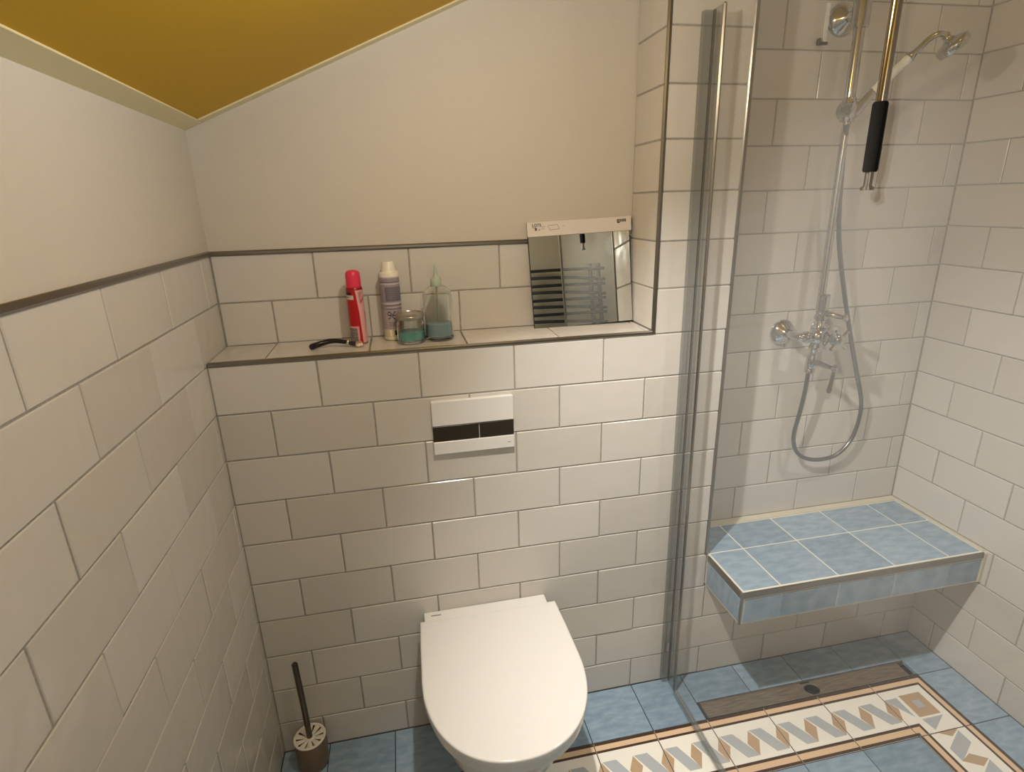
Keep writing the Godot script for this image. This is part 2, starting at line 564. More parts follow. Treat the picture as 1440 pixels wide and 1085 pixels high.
# ---------------------------------------------------------------- room
func build_walls() -> void:
	var zb := D - 0.002
	var top := 2.9
	# left wall
	var wl := boxes("wall_left", [[Vector3(-0.14, -0.1, D - 0.14), Vector3(-0.0022, top, ZF + 0.1)]], M.grout)
	struct(wl, "left wall, white oblong tiles below and cream plaster above the metal trim")
	courses(wl, D, 1.8, 0.0, Y0 + 2 * H, 0.148, 0.022, func(u, y): return Vector3(0, y, u), Basis(Vector3(0, 0, -1), Vector3(0, 1, 0), Vector3(1, 0, 0)))
	boxes("plaster", [[Vector3(-0.02, Y0 + 2 * H, D - 0.1), Vector3(-0.0008, top, ZF + 0.05)], [Vector3(-0.02, 0, 1.802), Vector3(-0.0008, Y0 + 2 * H, ZF + 0.05)]], M.plaster, 0.0, wl)
	# back wall: niche above the shelf and the shower
	var wb := boxes("wall_back", [[Vector3(-0.14, -0.1, D - 0.14), Vector3(XR + 0.14, top, zb)]], M.grout)
	struct(wb, "back wall with cream plaster above the shelf and white tiles in the shower")
	courses(wb, 0.0, XN, Y0 + 0.008, Y0 + 2 * H, 0.0, 0.132, func(u, y): return Vector3(u, y, D), Basis.IDENTITY)
	boxes("plaster", [[Vector3(-0.05, Y0 + 2 * H, D - 0.05), Vector3(XN + 0.02, top, D - 0.0008)]], M.plaster, 0.0, wb)
	courses(wb, XC - 0.1, XR, 0.46, 2.62, 1.458, 1.584, func(u, y): return Vector3(u, y - 0.003, D), Basis.IDENTITY)
	# boxed-in wall behind the toilet, with the shelf on it
	var wp := boxes("wall_toilet", [[Vector3(-0.05, -0.05, zb - 0.02), Vector3(XC - 0.002, Y0 + 0.002, -0.0022)], [Vector3(XC - 0.01, -0.05, zb - 0.02), Vector3(XR + 0.05, 0.36, -0.0022)]], M.grout)
	struct(wp, "white tiled half-height wall behind the toilet with a shelf on top")
	courses(wp, 0.0, XC, 0.36, Y0, 0.0, 0.126, func(u, y): return Vector3(u, y, 0), Basis.IDENTITY)
	courses(wp, 0.0, XR, 0.0, 0.3625, 0.0, 0.126, func(u, y): return Vector3(u, y, 0), Basis.IDENTITY)
	var n := -1
	while n < 5:
		var a := maxf(0.13 + n * W, 0.0) + J * 0.5
		var b := minf(0.13 + (n + 1) * W, XN) - J * 0.5
		var z0 := D + 0.001
		var z1 := -0.009
		tile(wp, Vector3((a + b) * 0.5, Y0 + 0.0095, (z0 + z1) * 0.5), b - a, z1 - z0, Basis(Vector3(1, 0, 0), Vector3(0, 0, -1), Vector3(0, 1, 0)), M.tile[posmod(n, 4)], 0.6)
		n += 1
	# column between the niche and the shower
	var wc := boxes("wall_column", [[Vector3(XN + 0.0022, Y0 + 0.002, zb - 0.02), Vector3(XC - 0.0022, top, -0.0022)]], M.grout)
	struct(wc, "tall narrow white tiled column between the shelf niche and the shower")
	courses(wc, XN + 0.006, XC - 0.006, Y0, 2.45, 1.134, 1.134, func(u, y): return Vector3(u, y, 0), Basis.IDENTITY)
	courses(wc, D + 0.002, -0.006, Y0 + 0.010, 2.4, -0.2, -0.2, func(u, y): return Vector3(XN, y, u), Basis(Vector3(0, 0, 1), Vector3(0, 1, 0), Vector3(-1, 0, 0)))
	courses(wc, D + 0.002, -0.006, 0.49, 2.5, -0.2, -0.2, func(u, y): return Vector3(XC, y, u), Basis(Vector3(0, 0, -1), Vector3(0, 1, 0), Vector3(1, 0, 0)))
	# right wall
	var wr := boxes("wall_right", [[Vector3(XR + 0.0022, -0.1, D - 0.14), Vector3(XR + 0.14, top, ZF + 0.1)]], M.grout)
	struct(wr, "right wall of the shower covered in white oblong tiles")
	courses(wr, D, 0.98, 0.0, 2.72, -0.038, 0.088, func(u, y): return Vector3(XR, y - 0.001, u), Basis(Vector3(0, 0, 1), Vector3(0, 1, 0), Vector3(-1, 0, 0)))
	boxes("plaster", [[Vector3(XR - 0.0008, 0, 0.984), Vector3(XR + 0.02, top, ZF + 0.05)]], M.plaster, 0.0, wr)
	# wall behind the viewer
	var wf := boxes("wall_front", [[Vector3(-0.14, -0.1, ZF), Vector3(XR + 0.14, top, ZF + 0.14)]], mat(Color(0.80, 0.785, 0.74), 0.9))
	struct(wf, "cream plaster wall opposite the toilet, behind the towel radiator")

func build_floor() -> void:
	var x0 := 1.33
	var x1 := 2.15
	var z0 := 0.118
	var z1 := 0.178
	var g := -0.0016
	var fl := boxes("floor", [[Vector3(-0.1, -0.12, -0.2), Vector3(XR + 0.1, -0.05, ZF + 0.1)],
		[Vector3(-0.05, -0.06, -0.1), Vector3(x0, g, ZF + 0.05)], [Vector3(x1, -0.06, -0.1), Vector3(XR + 0.05, g, ZF + 0.05)],
		[Vector3(x0, -0.06, -0.1), Vector3(x1, g, z0)], [Vector3(x0, -0.06, z1), Vector3(x1, g, ZF + 0.05)]], M.dark_grout)
	struct(fl, "floor of blue tiles with a cream zigzag border")
	var up := Basis(Vector3(1, 0, 0), Vector3(0, 0, -1), Vector3(0, 1, 0))
	var xs := [-0.06, 0.136, 0.336, 0.536, 0.736, 0.936, 1.137, 1.32, 1.52, 1.72, 1.922, 2.122, XR]
	var border := print_mat(border_image(400), 0.35)
	var corner := print_mat(corner_image(400), 0.35)
	var gap := 0.0012
	var put_tile := func(xa: float, xb: float, za: float, zb: float, m: Material, bs: Basis):
		xa = maxf(xa, 0.0)
		if xb - xa < 0.01: return
		var w := xb - xa - 2 * gap
		var h := zb - za - 2 * gap
		if absf(bs.x.x) < 0.5:
			var q := w
			w = h; h = q
		put("tile", tile_mesh(w, h, 0.012, 0.0008), m, fl, Transform3D(bs, Vector3((xa + xb) * 0.5, 0, (za + zb) * 0.5)))
	for i in xs.size() - 1:
		var a: float = xs[i]
		var b: float = xs[i + 1]
		var bl: Material = M.blue[rng.randi() % 3]
		# first row along the wall; cut short by the drain in the shower
		if b <= 1.325 or i == 11:
			put_tile.call(a, b, 0.0, 0.182, bl, up)
		elif i == 10:
			put_tile.call(a, b, 0.0, z0 - 0.001, bl, up)
		else:
			put_tile.call(a, b, 0.0, z0 - 0.001, bl, up)
		if i < 10:
			put_tile.call(a, b, 0.182, 0.382, border, up)
		elif i == 10:
			put_tile.call(a, b, 0.182, 0.382, corner, up)
		else:
			put_tile.call(a, b, 0.182, 0.382, M.blue[1], up)
		for r in 9:
			var za := 0.382 + 0.2 * r
			if i < 10:
				put_tile.call(a, b, za, za + 0.2, M.blue[rng.randi() % 3], up)
			elif i == 10:
				put_tile.call(a, b, za, za + 0.2, border, Basis(Vector3(0, 0, 1), Vector3(1, 0, 0), Vector3(0, 1, 0)))
			else:
				put_tile.call(a, b, za, za + 0.2, M.blue[rng.randi() % 3], up)
	# linear drain
	var dr := thing("shower_drain", "long brushed metal floor drain under the shower bench with an open black outlet", "drain", Vector3(0, 0, 0))
	var streak := ramp(noise(0.02, 77, 512, false, 1.0, 4), Color(0.42, 0.37, 0.31), Color(0.62, 0.57, 0.50))
	var bm := world(mat(Color.WHITE, 0.36, 0.35), 1.0)
	bm.albedo_texture = streak
	bm.uv1_scale = Vector3(1.2, 8.0, 22.0)
	var cx := 1.727
	var cz := 0.154
	boxes("cover", [[Vector3(x0 + 0.002, -0.02, z0 + 0.002), Vector3(cx - 0.036, -0.0025, z1 - 0.002)], [Vector3(cx + 0.036, -0.02, z0 + 0.002), Vector3(x1 - 0.055, -0.0025, z1 - 0.002)]], bm, 0.0006, dr)
	boxes("frame", [[Vector3(x0, -0.02, z0), Vector3(x1, -0.001, z0 + 0.0022)], [Vector3(x0, -0.02, z1 - 0.0022), Vector3(x1, -0.001, z1)], [Vector3(x0, -0.02, z0), Vector3(x0 + 0.002, -0.001, z1)], [Vector3(x1 - 0.002, -0.02, z0), Vector3(x1, -0.001, z1)]], bm, 0.0005, dr)
	boxes("trough", [[Vector3(x0, -0.05, z0), Vector3(x1, -0.03, z1)]], M.dark_grout, 0.0, dr)
	var ring := func(r: float, y: float, square: bool) -> PackedVector3Array:
		var out := PackedVector3Array()
		for k in 40:
			var an := TAU * k / 40
			var p := Vector2(cos(an), sin(an))
			if square:
				p = Vector2(p.x * 0.0358, p.y * 0.0265) / maxf(absf(p.x), absf(p.y))
				out.append(Vector3(cx + clampf(p.x, -0.0358, 0.0358), y, (z0 + z1) * 0.5 + clampf(p.y, -0.0278, 0.0278)))
			else:
				out.append(Vector3(cx + p.x * r, y, cz + p.y * r * 0.8))
		return out
	var plate := MB.new()
	plate.loft([ring.call(0.0, -0.0026, true), ring.call(0.0245, -0.0026, false)], false, false)
	part("outlet_plate", plate, bm, dr)
	var pit := MB.new()
	pit.loft([ring.call(0.0245, -0.0026, false), ring.call(0.0240, -0.028, false)], false, true)
	part("outlet", pit, M.black, dr)
	var rim := MB.new()
	var circle: Array = []
	for k in 33:
		circle.append(Vector3(cx + cos(TAU * k / 32) * 0.0255, -0.0020, cz + sin(TAU * k / 32) * 0.0205))
	rim.tube(circle, 0.0012, 6, false)
	part("outlet_rim", rim, M.steel, dr)
	boxes("outlet_slot", [[Vector3(cx - 0.024, -0.02, z0 + 0.0025), Vector3(cx + 0.012, -0.0022, z0 + 0.0085)]], M.black, 0.0005, dr)

func slope_box(called: String, xa: float, xb: float, za: float, zb: float, d0: float, d1: float, m: Material, parent: Node = self) -> MeshInstance3D:
	# a slab that lies on the sloped ceiling; d0, d1 measured down from its face
	var mb := MB.new()
	var dn := Vector3(SL, -1, 0).normalized()
	var al := Vector3(1, SL, 0).normalized()
	var c := Vector3(0, E0, 0)
	var k := sqrt(1 + SL * SL)
	var a := c + al * xa * k
	var b := c + al * xb * k
	var mid := (a + b) * 0.5 + dn * (d0 + d1) * 0.5 + Vector3(0, 0, (za + zb) * 0.5)
	var tilt := Basis(Vector3(1, 0, 0), -TILT)            # it also rises a little towards the room
	var pivot := Vector3(0, E0, D)
	mb.box(pivot + tilt * (mid - pivot), Vector3((b - a).length(), absf(d1 - d0), absf(zb - za)), 0.0015, tilt * Basis(al, -dn, Vector3(0, 0, 1)))
	return part(called, mb, m, parent)

func build_ceiling() -> void:
	struct(slope_box("ceiling", -0.2, 2.45, D - 0.1, ZF + 0.1, 0.0, -0.12, M.yellow), "yellow painted sloping ceiling rising from the left wall")
	struct(slope_box("trim_1", -0.02, 0.040, D, ZF, 0.0, 0.004, M.cream), "cream batten along the low edge of the yellow ceiling", "trim")
	struct(slope_box("trim_2", 0.040, 2.2, D - 0.0, D + 0.034, 0.0, 0.004, M.cream), "cream batten along the yellow ceiling above the shelf wall", "trim")

func bar(called: String, a: Vector3, b: Vector3, bevel: float, m: Material, label: String) -> void:
	struct(boxes(called, [[a, b]], m, bevel), label, "trim")

func build_trims() -> void:
	var y2 := Y0 + 2 * H
	bar("trim_3", Vector3(-0.004, y2 - 0.002, D), Vector3(0.007, y2 + 0.0105, 1.8), 0.003, M.steel, "metal trim on top of the left wall tiles")
	bar("trim_4", Vector3(0.0, y2 - 0.002, D - 0.004), Vector3(XN, y2 + 0.0095, D + 0.007), 0.003, M.steel, "metal trim on top of the two tile rows behind the shelf")
	bar("trim_5", Vector3(0.0, Y0 - 0.001, -0.009), Vector3(XN + 0.002, Y0 + 0.0112, 0.0025), 0.0035, M.steel, "metal edge trim along the front of the shelf")
	bar("trim_6", Vector3(XN - 0.003, Y0 - 0.001, -0.009), Vector3(XN + 0.010, 2.28, 0.0025), 0.004, M.steel, "tall metal corner trim at the end of the shelf")
	bar("trim_7", Vector3(XC - 0.0115, 0.484, -0.009), Vector3(XC + 0.003, 2.42, 0.0022), 0.0035, M.steel, "tall metal corner trim beside the shower wall")

# ---------------------------------------------------------------- bench
func build_bench() -> void:
	var t := thing("shower_bench", "built-in shower bench covered in blue square tiles with white joints", "bench")
	var yt := 0.483
	var yb := 0.370
	var zf := 0.197
	boxes("core", [[Vector3(XC + 0.003, yb, D - 0.01), Vector3(XR, yt - 0.0012, zf - 0.0022)]], M.white_grout, 0.0, t)
	var up := Basis(Vector3(1, 0, 0), Vector3(0, 0, -1), Vector3(0, 1, 0))
	var xs := [XC + 0.011, 1.518, 1.718, 1.921, 2.123, 2.246]
	var zs := [-0.150, -0.007, 0.1865]
	var g := 0.0016
	for i in 5:
		for k in 2:
			tile(t, Vector3((xs[i] + xs[i + 1]) * 0.5, yt, (zs[k] + zs[k + 1]) * 0.5), xs[i + 1] - xs[i] - 2 * g, zs[k + 1] - zs[k] - 2 * g, up, M.blue[(i * 2 + k) % 3], 0.4, 0.006)
		tile(t, Vector3((xs[i] + xs[i + 1]) * 0.5, 0.4165, zf), xs[i + 1] - xs[i] - 2 * g, 0.083, Basis.IDENTITY, M.blue[(i + 1) % 3], 0.4, 0.006)
	tile(t, Vector3(XC, 0.419, 0.097), 0.184, 0.084, Basis(Vector3(0, 0, 1), Vector3(0, 1, 0), Vector3(-1, 0, 0)), M.blue[0], 0.2, 0.006)
	boxes("edge_trim", [[Vector3(XC, yt - 0.0215, zf - 0.006), Vector3(XR - 0.012, yt + 0.0012, zf + 0.0015)]], M.steel, 0.003, t)
	boxes("edge_trim", [[Vector3(XC - 0.0012, yt - 0.0215, 0.003), Vector3(XC + 0.007, yt + 0.0012, zf - 0.004)]], M.steel, 0.003, t)
	boxes("corner_trim", [[Vector3(XC - 0.001, yb, zf - 0.006), Vector3(XC + 0.0075, yt - 0.021, zf + 0.0012)]], M.steel, 0.0025, t)
	boxes("caulk_joint", [[Vector3(XC + 0.006, yt - 0.01, D), Vector3(XR, yt + 0.0035, -0.1515)], [Vector3(2.2475, yt - 0.01, D), Vector3(XR, yt + 0.003, zf - 0.008)]], M.caulk, 0.0015, t)
	boxes("end_caulk", [[Vector3(2.248, yb, zf - 0.01), Vector3(XR, yt - 0.004, zf + 0.0018)]], M.caulk, 0.0015, t)

# ---------------------------------------------------------------- toilet
func dshape(cx: float, hw: float, zb: float, zt: float, y: float, straight := 0.5, n := 48, sq := 2.2) -> PackedVector3Array:
	# a D seen from above: straight sides from zb, then a round front up to zt
	var zs := zb + (zt - zb) * straight
	var p := PackedVector3Array()
	p.append(Vector3(cx - hw * 0.97, y, zb))
	p.append(Vector3(cx - hw * 0.99, y, zb + (zs - zb) * 0.5))
	for k in n + 1:
		var a := PI - PI * k / n
		var c := cos(a)
		var s := sin(a)
		p.append(Vector3(cx + hw * signf(c) * pow(absf(c), 2.0 / sq), y, zs + (zt - zs) * pow(absf(s), 2.0 / sq)))
	p.append(Vector3(cx + hw * 0.99, y, zb + (zs - zb) * 0.5))
	p.append(Vector3(cx + hw * 0.97, y, zb))
	return p

func shrink(r: PackedVector3Array, d: float, y: float) -> PackedVector3Array:
	var c := Vector3.ZERO
	for p in r: c += p
	c /= r.size()
	var hi := 0.0
	for p in r: hi = maxf(hi, Vector2(p.x - c.x, p.z - c.z).length())
	var out := PackedVector3Array()
	for p in r:
		var v := Vector3(p.x - c.x, 0, p.z - c.z)
		out.append(Vector3(c.x, y, c.z) + v * (1.0 - d / hi))
	return out

func build_toilet() -> void:
	var t := thing("toilet", "white wall-hung toilet with its flat lid closed", "toilet")
	var cx := 0.651
	var top := 0.434
	var o := dshape(cx, 0.2115, 0.036, 0.523, top, 0.46)
	var lid := MB.new()
	lid.loft([shrink(o, 0.004, top - 0.022), shrink(o, 0.0, top - 0.020), shrink(o, 0.0, top - 0.005), shrink(o, 0.0015, top - 0.0018), shrink(o, 0.005, top - 0.0003), shrink(o, 0.012, top + 0.0004)])
	part("lid", lid, M.white, t)
	var seat := MB.new()
	seat.loft([shrink(o, 0.016, top - 0.042), shrink(o, 0.012, top - 0.040), shrink(o, 0.010, top - 0.026), shrink(o, 0.012, top - 0.024)])
	part("seat", seat, M.white, t)
	var hinge := MB.new()
	hinge.box(Vector3(cx - 0.006, top - 0.0115, 0.0235), Vector3(0.372, 0.023, 0.045), 0.002)
	part("hinge_cover", hinge, M.white, t)
	boxes("maker_mark", [[Vector3(cx - 0.172, top - 0.0002, 0.018), Vector3(cx - 0.142, top + 0.0002, 0.022)]], mat(Color(0.5, 0.5, 0.5), 0.4), 0.0, t)
	var bowl := MB.new()
	var rings: Array = []
	for e in [[0.095, 0.115, 0.30], [0.105, 0.135, 0.33], [0.15, 0.155, 0.375], [0.22, 0.172, 0.42], [0.30, 0.184, 0.46], [0.36, 0.190, 0.488], [0.388, 0.191, 0.495], [0.394, 0.188, 0.492]]:
		rings.append(dshape(cx, e[1], 0.001, e[2], e[0], 0.42))
	bowl.loft(rings)
	part("bowl", bowl, M.ceramic, t)
	for s in [-1.0, 1.0]:
		var cap := MB.new()
		cap.lathe([Vector2(0.012, 0.0), Vector2(0.012, 0.003), Vector2(0.009, 0.005), Vector2(0, 0.0055)], 20, Transform3D(Basis(Vector3(0, 0, 1) * 1.0, Vector3(s, 0, 0), Vector3(0, 1, 0)), Vector3(cx + s * 0.179, 0.30, 0.13)))
		part("fixing_cap", cap, M.chrome, t)

func build_flush_plate() -> void:
	var t := thing("flush_plate", "white wall flush plate with two dark brown buttons above the toilet", "flush plate")
	var x0 := 0.5255
	var x1 := 0.7475
	boxes("frame", [[Vector3(x0 + 0.001, 0.951, -0.001), Vector3(x1 - 0.001, 1.1015, 0.007)]], M.white_plastic, 0.001, t)
	boxes("upper_panel", [[Vector3(x0, 1.0325, 0.002), Vector3(x1, 1.102, 0.0135)]], M.white, 0.0015, t)
	boxes("lower_panel", [[Vector3(x0, 0.950, 0.002), Vector3(x1, 0.9865, 0.0135)]], M.white, 0.0015, t)
	boxes("button", [[Vector3(x0 + 0.0005, 0.988, 0.003), Vector3(0.6505, 1.031, 0.0125)]], M.dark_glass, 0.001, t)
	boxes("button", [[Vector3(0.6525, 0.988, 0.003), Vector3(x1 - 0.0005, 1.031, 0.0125)]], M.dark_glass, 0.001, t)
	var mk := MB.new()
	mk.box(Vector3(0.733, 0.967, 0.0136), Vector3(0.009, 0.0022, 0.0003))
	part("maker_mark", mk, mat(Color(0.55, 0.54, 0.53), 0.4), t)

# ---------------------------------------------------------------- glass screen
func build_screen() -> void:
	var lean := Transform3D(Basis(Vector3(0, 0, 1), 0.006), Vector3(0.006, 0, 0))
	var t := thing("shower_screen", "clear frameless glass shower screen between the toilet and the shower", "shower screen")
	var x := 1.261
	var top := 2.008
	var z0 := 0.0685
	boxes("glass_pane", [[Vector3(x - 0.004, 0.012, z0), Vector3(x + 0.004, top, 1.02)]], M.glass, 0.0006, t)
	boxes("wall_strip", [[Vector3(x - 0.024, 0.004, 0.0012), Vector3(x + 0.004, top, 0.0165)]], M.seal, 0.0004, t)
	boxes("inner_strip", [[Vector3(x - 0.004, 0.004, 0.0222), Vector3(x + 0.004, top, 0.058)]], M.seal, 0.0004, t)
	boxes("gasket", [[Vector3(x - 0.0035, 0.004, 0.0187), Vector3(x + 0.0035, top, 0.022)]], mat(Color(0.09, 0.08, 0.07), 0.35), 0.0006, t)
	boxes("post", [[Vector3(x - 0.0045, 0.001, 0.0585), Vector3(x + 0.0045, top + 0.003, 0.068)]], M.steel, 0.0035, t)
	boxes("edge_profile", [[Vector3(x - 0.006, 0.004, 1.02), Vector3(x + 0.006, top, 1.032)]], M.steel, 0.003, t)
	for s in [-1.0, 1.0]:
		boxes("floor_seal", [[Vector3(x + s * 0.0075 - 0.002, 0.0, 0.072), Vector3(x + s * 0.0075 + 0.002, 0.010, 1.02)]], M.seal, 0.0012, t)
	t.transform = lean
	boxes("bottom_seal", [[Vector3(x - 0.0045, 0.0005, 0.072), Vector3(x + 0.0045, 0.0115, 1.02)]], M.seal, 0.001, t)

# ---------------------------------------------------------------- shower
func turned(at: Vector3, y_to: Vector3) -> Transform3D:     # a lathe whose axis points along y_to
	var y := y_to.normalized()
	var x := y.cross(Vector3.RIGHT if absf(y.x) < 0.9 else Vector3.UP).normalized()
	return Transform3D(Basis(x, y, x.cross(y)), at)

func smooth_path(p: Array, n := 6) -> Array:
	var out: Array = []
	for i in p.size() - 1:
		var a: Vector3 = p[maxi(i - 1, 0)]
		var b: Vector3 = p[i]
		var c: Vector3 = p[i + 1]
		var d: Vector3 = p[mini(i + 2, p.size() - 1)]
		for k in n:
			out.append(b.cubic_interpolate(c, a, d, float(k) / n))
	out.append(p[-1])
	return out

func lathe_part(called: String, pr: Array, m: Material, parent: Node, xf: Transform3D, seg := 24) -> MeshInstance3D:
	var b := MB.new()
	b.lathe(pr, seg, xf)
	return part(called, b, m, parent)

func tube_part(called: String, pts: Array, r, m: Material, parent: Node, seg := 14) -> MeshInstance3D:
	var b := MB.new()
	b.tube(pts, r, seg)
	return part(called, b, m, parent)

func build_shower() -> void:
	var V := func(a, b): return Vector2(a, b)
	var t := thing("shower_mixer", "chrome wall-mounted shower mixer with a tall riser pipe above the bench", "shower mixer")
	var rx := 1.756
	var rz := -0.1
	var by := 1.170
	var bell := [Vector2(0.0, 0.0), Vector2(0.042, 0.0), Vector2(0.043, 0.004), Vector2(0.040, 0.010), Vector2(0.031, 0.020), Vector2(0.022, 0.028), Vector2(0.0165, 0.035), Vector2(0.0, 0.037)]
	for x in [1.692, 1.84]:
		lathe_part("wall_rosette", bell, M.chrome, t, turned(Vector3(x, by - 0.002, D), Vector3(0, 0, 1)), 32)
		tube_part("inlet_pipe", smooth_path([Vector3(x, by - 0.002, D + 0.03), Vector3(x, by - 0.001, -0.11), Vector3(x + (0.006 if x < 1.76 else -0.006), by, -0.092), Vector3(x + (0.03 if x < 1.76 else -0.03), by, -0.087)], 4), 0.0125, M.chrome, t)
	lathe_part("mixer_body", [Vector2(0.0000, -0.062), Vector2(0.0156, -0.062), Vector2(0.0186, -0.058), Vector2(0.0186, -0.05), Vector2(0.0144, -0.047), Vector2(0.0144, -0.036), Vector2(0.0240, -0.028), Vector2(0.0282, -0.012), Vector2(0.0282, 0.012), Vector2(0.0240, 0.028), Vector2(0.0144, 0.036), Vector2(0.0144, 0.047), Vector2(0.0186, 0.05), Vector2(0.0186, 0.058), Vector2(0.0156, 0.062), Vector2(0.0000, 0.062)], M.chrome, t, turned(Vector3(1.766, by, -0.087), Vector3(1, 0, 0)), 28)
	# temperature wheel in front of the body
	var hub := Vector3(1.772, by, -0.068)
	lathe_part("temperature_collar", [Vector2(0.0256, 0.0), Vector2(0.0307, 0.004), Vector2(0.0307, 0.014), Vector2(0.0384, 0.016), Vector2(0.0416, 0.019), Vector2(0.0416, 0.024), Vector2(0.0358, 0.027), Vector2(0.0205, 0.029), Vector2(0.0166, 0.040), Vector2(0.0179, 0.052), Vector2(0.0128, 0.058), Vector2(0.0000, 0.060)], M.chrome, t, turned(hub, Vector3(0.05, 0, 1)), 32)
	var cross := MB.new()
	for k in 4:
		var an := PI * 0.25 + PI * 0.5 * k
		var d := Vector3(cos(an), sin(an), 0)
		cross.tube([hub + Vector3(0, 0, 0.047), hub + Vector3(0, 0, 0.049) + d * 0.02, hub + Vector3(0, 0, 0.050) + d * 0.038], [0.0052, 0.0046, 0.0066], 10)
	part("cross_handle", cross, M.chrome, t)
	# upper outlet with its shut-off lever
	lathe_part("upper_outlet", [Vector2(0.0000, 0.0), Vector2(0.0165, 0.0), Vector2(0.0189, 0.008), Vector2(0.0142, 0.016), Vector2(0.0142, 0.030), Vector2(0.0195, 0.034), Vector2(0.0195, 0.046), Vector2(0.0153, 0.05), Vector2(0.0171, 0.058), Vector2(0.0183, 0.064), Vector2(0.0183, 0.108), Vector2(0.0147, 0.112), Vector2(0.0000, 0.113)], M.chrome, t, turned(Vector3(rx + 0.002, by + 0.02, rz + 0.008), Vector3(0, 1, 0)), 24)
	tube_part("lever_stem", [Vector3(rx + 0.006, 1.242, -0.088), Vector3(rx + 0.012, 1.243, -0.068), Vector3(rx + 0.02, 1.240, -0.056), Vector3(rx + 0.034, 1.236, -0.04)], [0.0115, 0.0095, 0.008, 0.0065], M.chrome, t)
	lathe_part("lever_knob", [Vector2(0.0000, -0.009), Vector2(0.0084, -0.007), Vector2(0.0118, 0), Vector2(0.0084, 0.007), Vector2(0.0000, 0.009)], M.chrome, t, turned(Vector3(rx + 0.04, 1.236, -0.036), Vector3(1, 0.2, 0.6)), 18)
	# lower outlet with its lever hanging down
	lathe_part("lower_outlet", [Vector2(0.0000, 0.0), Vector2(0.0119, 0.0), Vector2(0.0163, 0.004), Vector2(0.0163, 0.014), Vector2(0.0137, 0.017), Vector2(0.0169, 0.022), Vector2(0.0169, 0.055), Vector2(0.0137, 0.06), Vector2(0.0137, 0.075), Vector2(0.0181, 0.08), Vector2(0.0181, 0.09), Vector2(0.0150, 0.096), Vector2(0.0150, 0.12), Vector2(0.0000, 0.121)], M.chrome, t, turned(Vector3(1.7495, 1.046, -0.1), Vector3(0.03, 1, 0.08)), 24)
	tube_part("tap_stem", [Vector3(1.752, 1.085, -0.092), Vector3(1.762, 1.083, -0.070), Vector3(1.768, 1.080, -0.052), Vector3(1.776, 1.078, -0.036)], [0.0115, 0.0095, 0.0075, 0.0065], M.chrome, t)
	lathe_part("tap_knob", [Vector2(0.0000, -0.010), Vector2(0.0084, -0.008), Vector2(0.0126, 0), Vector2(0.0084, 0.008), Vector2(0.0000, 0.010)], M.chrome, t, turned(Vector3(1.781, 1.077, -0.03), Vector3(0.6, 0, 1)), 18)
	tube_part("tap_lever", [Vector3(1.779, 1.074, -0.028), Vector3(1.777, 1.045, -0.028), Vector3(1.773, 1.005, -0.029), Vector3(1.772, 0.998, -0.029)], [0.0055, 0.006, 0.0075, 0.005], M.steel, t, 12)
	# riser
	tube_part("riser_pipe", [Vector3(rx, 1.27, rz), Vector3(rx - 0.002, 1.79, rz)], 0.0108, M.chrome, t, 20)
	tube_part("upper_pipe", [Vector3(rx - 0.002, 1.79, rz), Vector3(rx - 0.004, 2.40, rz)], 0.0145, M.chrome, t, 20)
	tube_part("bracket_sleeve", [Vector3(rx - 0.003, 2.02, rz), Vector3(rx - 0.003, 2.024, rz), Vector3(rx - 0.004, 2.16, rz)], [0.021, 0.0225, 0.0225], M.chrome, t, 24)
	lathe_part("bracket_rosette", bell, M.chrome, t, turned(Vector3(rx, 2.06, D), Vector3(0, 0, 1)), 32)
	tube_part("bracket_arm", [Vector3(rx, 2.06, D + 0.03), Vector3(rx, 2.06, rz - 0.01)], 0.014, M.chrome, t)
	tube_part("overhead_arm", smooth_path([Vector3(rx - 0.004, 2.395, rz), Vector3(rx - 0.004, 2.43, rz + 0.02), Vector3(rx - 0.004, 2.44, rz + 0.08), Vector3(rx - 0.004, 2.435, rz + 0.3)], 5), 0.0125, M.chrome, t)
	# slider that carries the hand shower
	var hp := Vector3(rx - 0.001, 1.818, rz)
	lathe_part("slider_knob", [Vector2(0, -0.026), Vector2(0.017, -0.026), Vector2(0.0235, -0.02), Vector2(0.025, 0.0), Vector2(0.0235, 0.018), Vector2(0.016, 0.0245), Vector2(0.0, 0.026)], M.chrome, t, turned(hp, Vector3(0.35, -0.1, 1)), 28)
	lathe_part("slider_collar", [Vector2(0.012, -0.03), Vector2(0.0175, -0.03), Vector2(0.0185, -0.026), Vector2(0.0185, 0.028), Vector2(0.0155, 0.033), Vector2(0.012, 0.033)], M.chrome, t, turned(hp, Vector3(0, 1, 0)), 24)

	# hand shower resting in the slider
	var hs := thing("hand_shower", "chrome and white hand shower leaning out from the riser pipe", "hand shower")
	var a := Vector3(1.762, 1.806, -0.086)
	var b := Vector3(1.801, 1.860, -0.074)
	var c := Vector3(1.862, 1.938, -0.030)
	var ax := (c - b).normalized()
	tube_part("lower_ferrule", [a, a + (b - a) * 0.2, a + (b - a) * 0.75, b, b + ax * 0.004], [0.0125, 0.0145, 0.0125, 0.0098, 0.0125], M.chrome, hs, 20)
	tube_part("grip", [b + ax * 0.004, b + ax * 0.02, b + ax * 0.06, c], [0.0112, 0.0122, 0.0128, 0.0115], M.ceramic, hs, 22)
	tube_part("neck", smooth_path([c, c + ax * 0.006, c + ax * 0.03, Vector3(1.892, 1.975, -0.012), Vector3(1.910, 1.986, -0.004), Vector3(1.928, 1.985, 0.0), Vector3(1.934, 1.974, 0.002)], 4).slice(0), 0.0075, M.chrome, hs, 16)
	lathe_part("neck_ferrule", [Vector2(0, -0.003), Vector2(0.0142, -0.003), Vector2(0.0142, 0.001), Vector2(0.0105, 0.008), Vector2(0.008, 0.014), Vector2(0.0, 0.015)], M.chrome, hs, turned(c, ax), 22)
